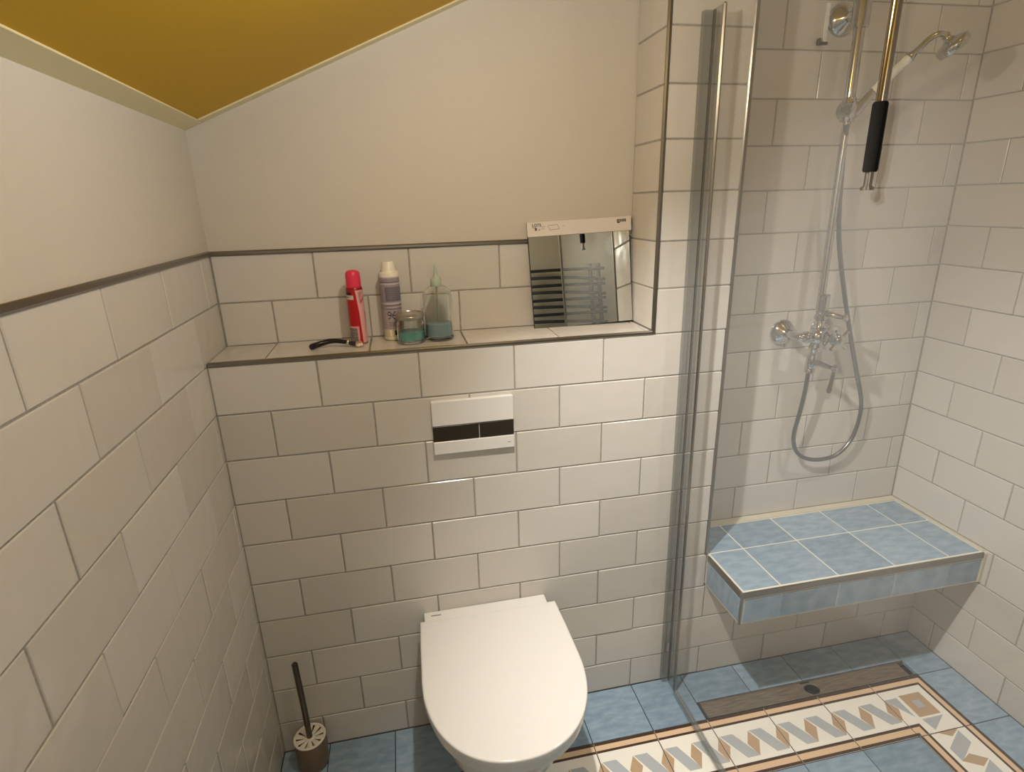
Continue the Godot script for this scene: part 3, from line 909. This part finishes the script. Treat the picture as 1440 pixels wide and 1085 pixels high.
	var hd := Vector3(0.62, -0.72, 0.22).normalized()
	var top := Vector3(1.929, 1.984, 0.0)
	lathe_part("head", [Vector2(0, -0.004), Vector2(0.009, -0.002), Vector2(0.0115, 0.003), Vector2(0.009, 0.008), Vector2(0.011, 0.014), Vector2(0.017, 0.019), Vector2(0.030, 0.023), Vector2(0.0375, 0.027), Vector2(0.0390, 0.031), Vector2(0.0390, 0.044), Vector2(0.0375, 0.046), Vector2(0.034, 0.0465), Vector2(0.0, 0.047)], M.chrome, hs, turned(top, hd), 36)
	lathe_part("spray_face", [Vector2(0.033, 0.0470), Vector2(0.031, 0.0480), Vector2(0.0, 0.0485)], mat(Color(0.45, 0.45, 0.43), 0.5), hs, turned(top, hd), 32)

	# hose
	var hose := MB.new()
	var pts := smooth_path([Vector3(1.748, 1.051, -0.100), Vector3(1.750, 0.981, -0.105), Vector3(1.749, 0.897, -0.115), Vector3(1.748, 0.829, -0.125), Vector3(1.755, 0.786, -0.130), Vector3(1.779, 0.743, -0.135), Vector3(1.821, 0.714, -0.140), Vector3(1.879, 0.701, -0.142), Vector3(1.947, 0.711, -0.143), Vector3(1.996, 0.761, -0.143), Vector3(2.015, 0.838, -0.142), Vector3(2.008, 0.914, -0.140), Vector3(1.963, 1.027, -0.136), Vector3(1.918, 1.135, -0.130), Vector3(1.873, 1.252, -0.125), Vector3(1.835, 1.356, -0.120), Vector3(1.803, 1.455, -0.115), Vector3(1.782, 1.550, -0.110), Vector3(1.769, 1.640, -0.105), Vector3(1.758, 1.726, -0.100), Vector3(1.749, 1.781, -0.090)], 14)
	var rr: Array = []
	for i in pts.size(): rr.append(0.0072 if i % 2 == 0 else 0.0067)
	hose.tube(pts, rr, 14)
	var ho := part("shower_hose", hose, M.hose)
	ho.set_meta("label", "grey metal shower hose hanging in a loop below the mixer")
	ho.set_meta("category", "shower hose")

	# small hook on the tiles
	var hk := thing("wall_hook", "small dark metal hook on the tiles beside the riser pipe", "hook")
	boxes("back_plate", [[Vector3(1.704, 1.993, D), Vector3(1.716, 2.10, D + 0.004)]], M.white_plastic, 0.001, hk)
	boxes("hook_arm", [[Vector3(1.688, 1.996, D + 0.001), Vector3(1.714, 2.003, D + 0.014)], [Vector3(1.685, 1.996, D + 0.002), Vector3(1.691, 2.012, D + 0.014)]], mat(Color(0.12, 0.11, 0.09), 0.4), 0.001, hk)

# ---------------------------------------------------------------- opposite wall, seen in the mirror
func build_radiator() -> void:
	var t := thing("towel_radiator", "grey towel radiator with bowed rails, seen in the small mirror", "radiator")
	var m := mat(Color(0.22, 0.26, 0.30), 0.35, 0.2)
	var z := ZF - 0.07
	for x in [1.765, 1.825]:
		tube_part("upright", [Vector3(x, 0.7, z), Vector3(x, 1.79, z)], 0.015, m, t, 14)
		for y in [0.8, 1.5]:
			tube_part("wall_bracket", [Vector3(x, y, z), Vector3(x, y, ZF)], 0.009, m, t, 10)
	var ys := [1.66, 1.585, 1.555, 1.485, 1.455, 1.385, 1.355, 1.285, 1.255, 1.185, 1.155, 1.05, 1.02, 0.90, 0.87, 0.78]
	for i in ys.size():
		var bow := 0.075 if i % 2 == 1 else 0.03
		var pts: Array = []
		for k in 11:
			var u := k / 10.0
			pts.append(Vector3(1.862 - 0.62 * u, ys[i] + 0.09 + 0.028 * u * (1 if i % 2 == 1 else 0), z - 0.012 - bow * sin(PI * u)))
		tube_part("rail", pts, 0.0105, m, t, 10)
	tube_part("far_upright", [Vector3(1.255, 0.7, z), Vector3(1.255, 1.79, z)], 0.015, m, t, 14)

# ---------------------------------------------------------------- mirror on the shelf
func build_mirror() -> void:
	var t := thing("mirror", "square frameless mirror with a cardboard sleeve leaning at the end of the shelf", "mirror")
	var n := Vector3(-0.010, 0.136, 1.0).normalized()
	var x := Vector3(1, 0.03, 0.0)
	x = (x - n * n.dot(x)).normalized()
	var y := n.cross(x).normalized()
	t.transform = Transform3D(Basis(x, y, n), Vector3(0.9965, 1.2478, -0.1335))
	var w := 0.302
	var h := 0.298
	boxes("mirror_stack", [[Vector3(-w / 2, 0.0, -0.0085), Vector3(w / 2, h, -0.0012)]], mat(Color(0.10, 0.085, 0.07), 0.4), 0.0006, t)
	boxes("mirror_glass", [[Vector3(-w / 2 + 0.0012, 0.0012, -0.0012), Vector3(w / 2 - 0.0012, h, 0.0)]], M.mirror, 0.0, t)
	var card := mat(Color(0.88, 0.85, 0.82), 0.75)
	var sl := MB.new()
	var s0 := span(Vector3(-w / 2 - 0.002, h - 0.037, 0.006), Vector3(w / 2 + 0.004, h + 0.003, 0.0072))
	sl.box(s0[0], s0[1], 0.0004)
	sl.box(Vector3(0.001, h + 0.0024, -0.001), Vector3(w + 0.006, 0.0012, 0.0164), 0.0004)
	var slv := part("cardboard_sleeve", sl, card, t)
	var ink := mat(Color(0.14, 0.11, 0.09), 0.8)
	var tm := TextMesh.new()
	var f := SystemFont.new()
	f.font_names = PackedStringArray(["Droid Sans"])
	f.font_weight = 800
	tm.font = f
	tm.text = "LOTS"
	tm.font_size = 32
	tm.pixel_size = 0.00036
	tm.depth = 0.0003
	put("printed_word", tm, ink, slv, Transform3D(Basis.IDENTITY, Vector3(-w / 2 + 0.026, h - 0.0065, 0.0073)))
	var grey := mat(Color(0.45, 0.40, 0.37), 0.8)
	var marks := MB.new()
	for r in [[-0.128, -0.017, 0.007, 0.008], [-0.1335, -0.0125, 0.012, 0.001], [-0.118, -0.019, 0.003, 0.004], [-0.107, -0.0115, 0.012, 0.001], [-0.108, -0.017, 0.009, 0.001], [-0.048, -0.012, 0.006, 0.0008]]:
		marks.box(Vector3(r[0], h + r[1], 0.0073), Vector3(r[2], r[3], 0.0003))
	for e in [[-0.093, -0.009, -0.064, -0.008], [-0.064, -0.008, -0.060, -0.0195], [-0.060, -0.0195, -0.087, -0.0215], [-0.087, -0.0215, -0.093, -0.009]]:
		var p := Vector3(e[0], h + e[1], 0.0073)
		var q := Vector3(e[2], h + e[3], 0.0073)
		var d := (q - p).normalized()
		marks.box((p + q) * 0.5, Vector3((q - p).length(), 0.0009, 0.0003), 0.0, Basis(d, Vector3(-d.y, d.x, 0), Vector3(0, 0, 1)))
	part("printed_marks", marks, grey, slv)
	var code := MB.new()
	for k in 12:
		code.box(Vector3(0.112 + k * 0.0024, h - 0.008, 0.0073), Vector3(0.0018 if k % 3 else 0.0010, 0.008, 0.0003))
	code.box(Vector3(0.1165, h - 0.0135, 0.0073), Vector3(0.008, 0.003, 0.0003))
	part("printed_barcode", code, ink, slv)

# ---------------------------------------------------------------- things on the shelf
const SH := 1.2475        # top of the shelf tiles

func can_body(called: String, r: float, h: float, y0: float, im: Image, parent: Node, turn: float, rough: float) -> void:
	var b := MB.new()
	var seg := 40
	for k in seg:
		var a0 := TAU * k / seg + turn
		var a1 := TAU * (k + 1) / seg + turn
		var n0 := Vector3(sin(a0), 0, cos(a0))
		var n1 := Vector3(sin(a1), 0, cos(a1))
		var u0 := float(k) / seg
		var u1 := float(k + 1) / seg
		var lo := Vector3(0, y0, 0)
		var hi := Vector3(0, y0 + h, 0)
		b.tri(lo + n0 * r, lo + n1 * r, hi + n1 * r, n0, n1, n1, Vector2(u0, 1), Vector2(u1, 1), Vector2(u1, 0))
		b.tri(lo + n0 * r, hi + n1 * r, hi + n0 * r, n0, n1, n0, Vector2(u0, 1), Vector2(u1, 0), Vector2(u0, 0))
		b.tri(hi, hi + n0 * r, hi + n1 * r, Vector3.UP, Vector3.UP, Vector3.UP)
	part(called, b, print_mat(im, rough), parent)

func build_bottles() -> void:
	# red spray can; u = 0 faces the room (+z) and grows to the right
	var im := Image.create(512, 512, false, Image.FORMAT_RGB8)
	im.fill(Color(0.72, 0.03, 0.07))
	var pink := Color(0.90, 0.66, 0.66)
	im.fill_rect(Rect2i(216, 0, 512 - 216, 512), Color(0.70, 0.03, 0.07))
	fill_poly(im, [[0.52, 0.0], [0.76, 0.0], [0.74, 0.32], [0.70, 0.45], [0.72, 0.62], [0.78, 1.0], [0.585, 1.0], [0.56, 0.4]], pink)
	fill_poly(im, [[0.57, 0.03], [0.66, 0.02], [0.62, 0.20], [0.59, 0.24]], Color(0.72, 0.5, 0.5))
	fill_poly(im, [[0.61, 0.20], [0.72, 0.10], [0.70, 0.16], [0.60, 0.27]], Color(0.62, 0.35, 0.36))
	im.fill_rect(Rect2i(0, 14, 225, 26), Color(0.08, 0.03, 0.04))
	im.fill_rect(Rect2i(0, 46, 246, 40), Color(0.80, 0.76, 0.72))
	im.fill_rect(Rect2i(60, 58, 160, 5), Color(0.4, 0.35, 0.33))
	im.fill_rect(Rect2i(60, 70, 120, 5), Color(0.4, 0.35, 0.33))
	im.fill_rect(Rect2i(130, 345, 140, 167), Color(0.86, 0.62, 0.62))
	im.fill_rect(Rect2i(140, 362, 108, 150), Color(0.36, 0.33, 0.32))
	for k in 14:
		im.fill_rect(Rect2i(146, 366 + k * 10, 96, 3 + (k * 5) % 4), Color(0.62, 0.58, 0.56))
	var c1 := thing("spray_can", "slim red spray can with a pink cap and pale label", "spray can", Vector3(0.3545, SH, -0.112))
	can_body("can_body", 0.0215, 0.140, 0.003, im, c1, -PI, 0.3)
	lathe_part("base_rim", [Vector2(0, 0), Vector2(0.0208, 0.0), Vector2(0.0221, 0.0015), Vector2(0.0219, 0.0035), Vector2(0.018, 0.0035)], M.steel, c1, Transform3D.IDENTITY, 32)
	lathe_part("shoulder", [Vector2(0.0215, 0.143), Vector2(0.0208, 0.148), Vector2(0.0182, 0.151), Vector2(0, 0.151)], mat(Color(0.55, 0.05, 0.09), 0.3), c1, Transform3D.IDENTITY, 32)
	lathe_part("cap", [Vector2(0.0188, 0.1495), Vector2(0.0192, 0.154), Vector2(0.0189, 0.180), Vector2(0.0178, 0.187), Vector2(0.0145, 0.1915), Vector2(0.008, 0.1935), Vector2(0, 0.194)], mat(Color(0.88, 0.20, 0.34), 0.35), c1, Transform3D.IDENTITY, 32)

	# lilac-grey spray can
	var jm := Image.create(512, 512, false, Image.FORMAT_RGB8)
	var lilac := Color(0.60, 0.565, 0.60)
	jm.fill(lilac)
	jm.fill_rect(Rect2i(0, 0, 512, 10), Color(0.72, 0.68, 0.70))
	jm.fill_rect(Rect2i(0, 38, 512, 8), Color(0.46, 0.42, 0.46))
	jm.fill_rect(Rect2i(0, 50, 512, 12), Color(0.76, 0.73, 0.75))
	jm.fill_rect(Rect2i(190, 82, 190, 120), Color(0.42, 0.40, 0.45))
	for k in 6:
		jm.fill_rect(Rect2i(204, 94 + k * 16, 160 - (k * 37) % 50, 6), Color(0.50, 0.47, 0.52))
	jm.fill_rect(Rect2i(0, 214, 512, 12), Color(0.78, 0.74, 0.76))
	jm.fill_rect(Rect2i(180, 232, 210, 10), Color(0.46, 0.41, 0.44))
	jm.fill_rect(Rect2i(190, 248, 180, 8), Color(0.74, 0.70, 0.72))
	jm.fill_rect(Rect2i(185, 262, 190, 9), Color(0.48, 0.43, 0.46))
	jm.fill_rect(Rect2i(0, 276, 512, 236), Color(0.66, 0.61, 0.635))
	glyphs(jm, "96h", 194, 288, 7, Color(0.10, 0.09, 0.10))
	for k in 3:
		jm.fill_rect(Rect2i(204, 378 + k * 14, 130 - k * 18, 7), Color(0.50, 0.43, 0.45))
	jm.fill_rect(Rect2i(0, 440, 512, 72), Color(0.80, 0.76, 0.66))
	jm.fill_rect(Rect2i(204, 446, 16, 56), Color(0.93, 0.90, 0.82))
	jm.fill_rect(Rect2i(244, 450, 90, 42), Color(0.12, 0.10, 0.07))
	var c2 := thing("spray_can", "tall lilac-grey spray can with a white cap behind the jar", "spray can", Vector3(0.4465, SH, -0.136))
	can_body("can_body", 0.0262, 0.162, 0.008, jm, c2, -PI + 0.25, 0.35)
	lathe_part("base_rim", [Vector2(0, 0), Vector2(0.0255, 0.0), Vector2(0.0272, 0.002), Vector2(0.0272, 0.006), Vector2(0.0262, 0.0085), Vector2(0.02, 0.0085)], mat(Color(0.82, 0.79, 0.70), 0.35), c2, Transform3D.IDENTITY, 32)
	lathe_part("cap", [Vector2(0.0263, 0.170), Vector2(0.0263, 0.178), Vector2(0.0250, 0.1815), Vector2(0.0205, 0.1825), Vector2(0.0190, 0.186), Vector2(0.0165, 0.2065), Vector2(0.0150, 0.209), Vector2(0, 0.2095)], mat(Color(0.90, 0.88, 0.82), 0.35), c2, Transform3D.IDENTITY, 32)

	# low jar
	var j := thing("glass_jar", "low clear glass jar of green bath gel with a silver lid", "jar", Vector3(0.4915, SH, -0.078))
	lathe_part("glass", [Vector2(0, 0.0), Vector2(0.033, 0.0), Vector2(0.0362, 0.003), Vector2(0.0368, 0.008), Vector2(0.0365, 0.056), Vector2(0.034, 0.062), Vector2(0.0325, 0.064), Vector2(0.030, 0.062), Vector2(0.0325, 0.056), Vector2(0.0335, 0.010), Vector2(0.030, 0.006), Vector2(0, 0.006)], M.jar, j, Transform3D.IDENTITY, 40)
	lathe_part("gel", [Vector2(0, 0.0065), Vector2(0.030, 0.0065), Vector2(0.0332, 0.010), Vector2(0.0331, 0.0305), Vector2(0.032, 0.031), Vector2(0, 0.0302)], mat(Color(0.44, 0.72, 0.68), 0.25), j, Transform3D.IDENTITY, 40)
	lathe_part("lid", [Vector2(0.030, 0.0640), Vector2(0.0362, 0.0645), Vector2(0.0372, 0.0665), Vector2(0.0372, 0.0715), Vector2(0.0360, 0.0725), Vector2(0.0358, 0.0735), Vector2(0.0368, 0.0745), Vector2(0.0368, 0.0785), Vector2(0.0350, 0.0800), Vector2(0.0325, 0.0795), Vector2(0.0315, 0.0775), Vector2(0.0, 0.0775)], mat(Color(0.70, 0.67, 0.63), 0.3, 0.8), j, Transform3D.IDENTITY, 40)

	# bottle with a pointed nozzle
	var b := thing("glass_bottle", "clear glass bottle with a pointed nozzle and blue liquid beside the jar", "bottle", Vector3(0.568, SH, -0.094))
	lathe_part("glass", [Vector2(0, 0.0), Vector2(0.034, 0.0), Vector2(0.0385, 0.004), Vector2(0.0392, 0.010), Vector2(0.0390, 0.112), Vector2(0.0375, 0.125), Vector2(0.033, 0.1345), Vector2(0.024, 0.1415), Vector2(0.0150, 0.1445), Vector2(0.0138, 0.150), Vector2(0.0138, 0.152), Vector2(0.0115, 0.152), Vector2(0.0115, 0.143), Vector2(0.022, 0.1385), Vector2(0.0315, 0.131), Vector2(0.0355, 0.122), Vector2(0.0366, 0.110), Vector2(0.0366, 0.012), Vector2(0.032, 0.007), Vector2(0, 0.007)], M.jar, b, Transform3D.IDENTITY, 40)
	lathe_part("liquid", [Vector2(0, 0.0075), Vector2(0.032, 0.0075), Vector2(0.0362, 0.012), Vector2(0.0362, 0.0455), Vector2(0.0352, 0.046), Vector2(0, 0.0455)], mat(Color(0.60, 0.70, 0.74), 0.25), b, Transform3D.IDENTITY, 40)
	var clear := mat(Color(0.66, 0.72, 0.66), 0.3)
	lathe_part("nozzle_collar", [Vector2(0.0, 0.1425), Vector2(0.0150, 0.1425), Vector2(0.0156, 0.145), Vector2(0.0156, 0.160), Vector2(0.0140, 0.163), Vector2(0.0085, 0.166), Vector2(0.0050, 0.175), Vector2(0.0035, 0.190), Vector2(0.0022, 0.199), Vector2(0, 0.200)], clear, b, Transform3D.IDENTITY, 24)
	lathe_part("dip_tube", [Vector2(0.0, 0.045), Vector2(0.0024, 0.045), Vector2(0.0024, 0.1426), Vector2(0.0, 0.1426)], mat(Color(0.62, 0.66, 0.62), 0.4), b, Transform3D.IDENTITY, 12)

	# razor lying at the front
	var r := thing("razor", "dark-handled razor lying in front of the red spray can", "razor", Vector3(0, SH, 0))
	var hp := smooth_path([Vector3(0.2345, 0.0085, -0.062), Vector3(0.2450, 0.0095, -0.074), Vector3(0.2620, 0.0125, -0.083), Vector3(0.2810, 0.0155, -0.086), Vector3(0.2990, 0.0155, -0.083), Vector3(0.3170, 0.013, -0.078), Vector3(0.3270, 0.0115, -0.0745)], 4)
	var hr: Array = []
	for i in hp.size():
		var u := float(i) / (hp.size() - 1)
		hr.append(lerpf(0.0084, 0.0052, u) * (0.75 if i == 0 else 1.0))
	tube_part("handle", hp, hr, mat(Color(0.055, 0.035, 0.055), 0.3), r, 14)
	lathe_part("pivot", [Vector2(0, -0.005), Vector2(0.0045, -0.004), Vector2(0.0055, 0), Vector2(0.0045, 0.004), Vector2(0, 0.005)], M.chrome, r, turned(Vector3(0.3265, 0.0115, -0.0735), Vector3(0.2, 0.4, 1)), 16)
	tube_part("neck", [Vector3(0.328, 0.0105, -0.074), Vector3(0.338, 0.009, -0.071), Vector3(0.347, 0.0075, -0.068)], [0.0045, 0.0062, 0.005], mat(Color(0.16, 0.12, 0.15), 0.35), r, 12)
	var hb := MB.new()
	hb.box(Vector3(0.355, 0.0068, -0.0655), Vector3(0.019, 0.010, 0.022), 0.0035, Basis.from_euler(Vector3(0.2, 0.3, 0.12)))
	part("blade_head", hb, mat(Color(0.84, 0.74, 0.66), 0.4), r)
	var st := MB.new()
	for k in 3:
		st.box(Vector3(0.3515 + k * 0.0035, 0.0122 + k * 0.0003, -0.0650 - k * 0.0007), Vector3(0.0012, 0.0008, 0.017), 0.0, Basis.from_euler(Vector3(0.2, 0.3, 0.12)))
	part("blades", st, M.steel, r)

# ---------------------------------------------------------------- toilet brush
func build_brush() -> void:
	var t := thing("toilet_brush", "toilet brush with a dark steel handle in a round holder on the floor", "toilet brush", Vector3(0.094, 0, 0.053))
	var hm := mat(Color(0.47, 0.40, 0.33), 0.35, 0.3)
	lathe_part("holder", [Vector2(0, 0.0), Vector2(0.042, 0.0), Vector2(0.0445, 0.003), Vector2(0.0452, 0.010), Vector2(0.0452, 0.098), Vector2(0.0440, 0.1), Vector2(0.0420, 0.098), Vector2(0.0420, 0.012), Vector2(0.0, 0.008)], hm, t, Transform3D.IDENTITY, 40)
	var wp := mat(Color(0.92, 0.90, 0.84), 0.35)
	var lid := MB.new()
	lid.lathe([Vector2(0.0395, 0.0985), Vector2(0.0455, 0.0995), Vector2(0.0465, 0.102), Vector2(0.0445, 0.1045), Vector2(0.0405, 0.1040), Vector2(0.0385, 0.1015), Vector2(0.0395, 0.0985)], 40)
	part("lid_rim", lid, wp, t)
	# slotted lid: a hub and ten ribs
	lathe_part("lid_hub", [Vector2(0.0, 0.094), Vector2(0.013, 0.094), Vector2(0.0145, 0.097), Vector2(0.0125, 0.1015), Vector2(0.0, 0.1025)], wp, t, Transform3D.IDENTITY, 24)
	for k in 10:
		var an := TAU * k / 10.0 + 0.2
		var d := Vector3(cos(an), 0, sin(an))
		var s := Vector3(-d.z, 0, d.x)
		var rb := MB.new()
		rb.loft([PackedVector3Array([d * 0.011 + s * 0.0032 + Vector3(0, 0.0945, 0), d * 0.011 - s * 0.0032 + Vector3(0, 0.0945, 0), d * 0.011 - s * 0.0032 + Vector3(0, 0.0975, 0), d * 0.011 + s * 0.0032 + Vector3(0, 0.0975, 0)]),
			PackedVector3Array([d * 0.041 + s * 0.0088 + Vector3(0, 0.0985, 0), d * 0.041 - s * 0.0088 + Vector3(0, 0.0985, 0), d * 0.041 - s * 0.0088 + Vector3(0, 0.1015, 0), d * 0.041 + s * 0.0088 + Vector3(0, 0.1015, 0)])])
		part("lid_rib", rb, wp, t)
	tube_part("handle", [Vector3(0, 0.094, 0), Vector3(-0.001, 0.2, 0), Vector3(-0.005, 0.372, 0), Vector3(-0.0051, 0.376, 0)], [0.0085, 0.0085, 0.0085, 0.006], mat(Color(0.42, 0.39, 0.35), 0.25, 1.0), t, 18)
	lathe_part("bristles", [Vector2(0, 0.012), Vector2(0.022, 0.014), Vector2(0.033, 0.03), Vector2(0.034, 0.07), Vector2(0.025, 0.085), Vector2(0, 0.088)], wp, t, Transform3D.IDENTITY, 24)

# ---------------------------------------------------------------- window crank rod
func build_crank() -> void:
	var x := 1.235
	var z := 0.583
	var yb := 1.601
	var yc := E0 + SL * x + TILT * (z - D)
	var t := thing("window_crank", "chrome crank rod with a black grip hanging before the shower", "crank rod", Vector3(x, 0, z))
	tube_part("tip", [Vector3(0, yb, 0), Vector3(0, yb + 0.004, 0), Vector3(0, yb + 0.007, 0), Vector3(0, yb + 0.034, 0)], [0.010, 0.0105, 0.0065, 0.0065], M.steel, t, 18)
	tube_part("grip", [Vector3(0, yb + 0.028, 0), Vector3(0, yb + 0.031, 0), Vector3(0, yb + 0.060, 0), Vector3(0, yb + 0.128, 0), Vector3(0, yb + 0.131, 0)], [0.0095, 0.0110, 0.0112, 0.0112, 0.0095], M.rubber, t, 22)
	tube_part("tube", [Vector3(0, yb + 0.131, 0), Vector3(0, yc - 0.05, 0)], 0.0082, M.tube, t, 20)
	var hk: Array = []
	for k in 13:
		var a := PI * 1.5 - TAU * 0.85 * k / 12.0
		hk.append(Vector3(0.014 * cos(a), yc - 0.030 + 0.014 * sin(a), 0))
	tube_part("hook", [Vector3(0, yc - 0.052, 0)] + hk, 0.0035, M.steel, t, 10)
	var ey := MB.new()
	var ring: Array = []
	for k in 21:
		ring.append(Vector3(0, yc - 0.012 + 0.012 * cos(TAU * k / 20.0), 0.012 * sin(TAU * k / 20.0)))
	ey.tube(ring, 0.0028, 8, false)
	part("eyelet", ey, M.steel, t)
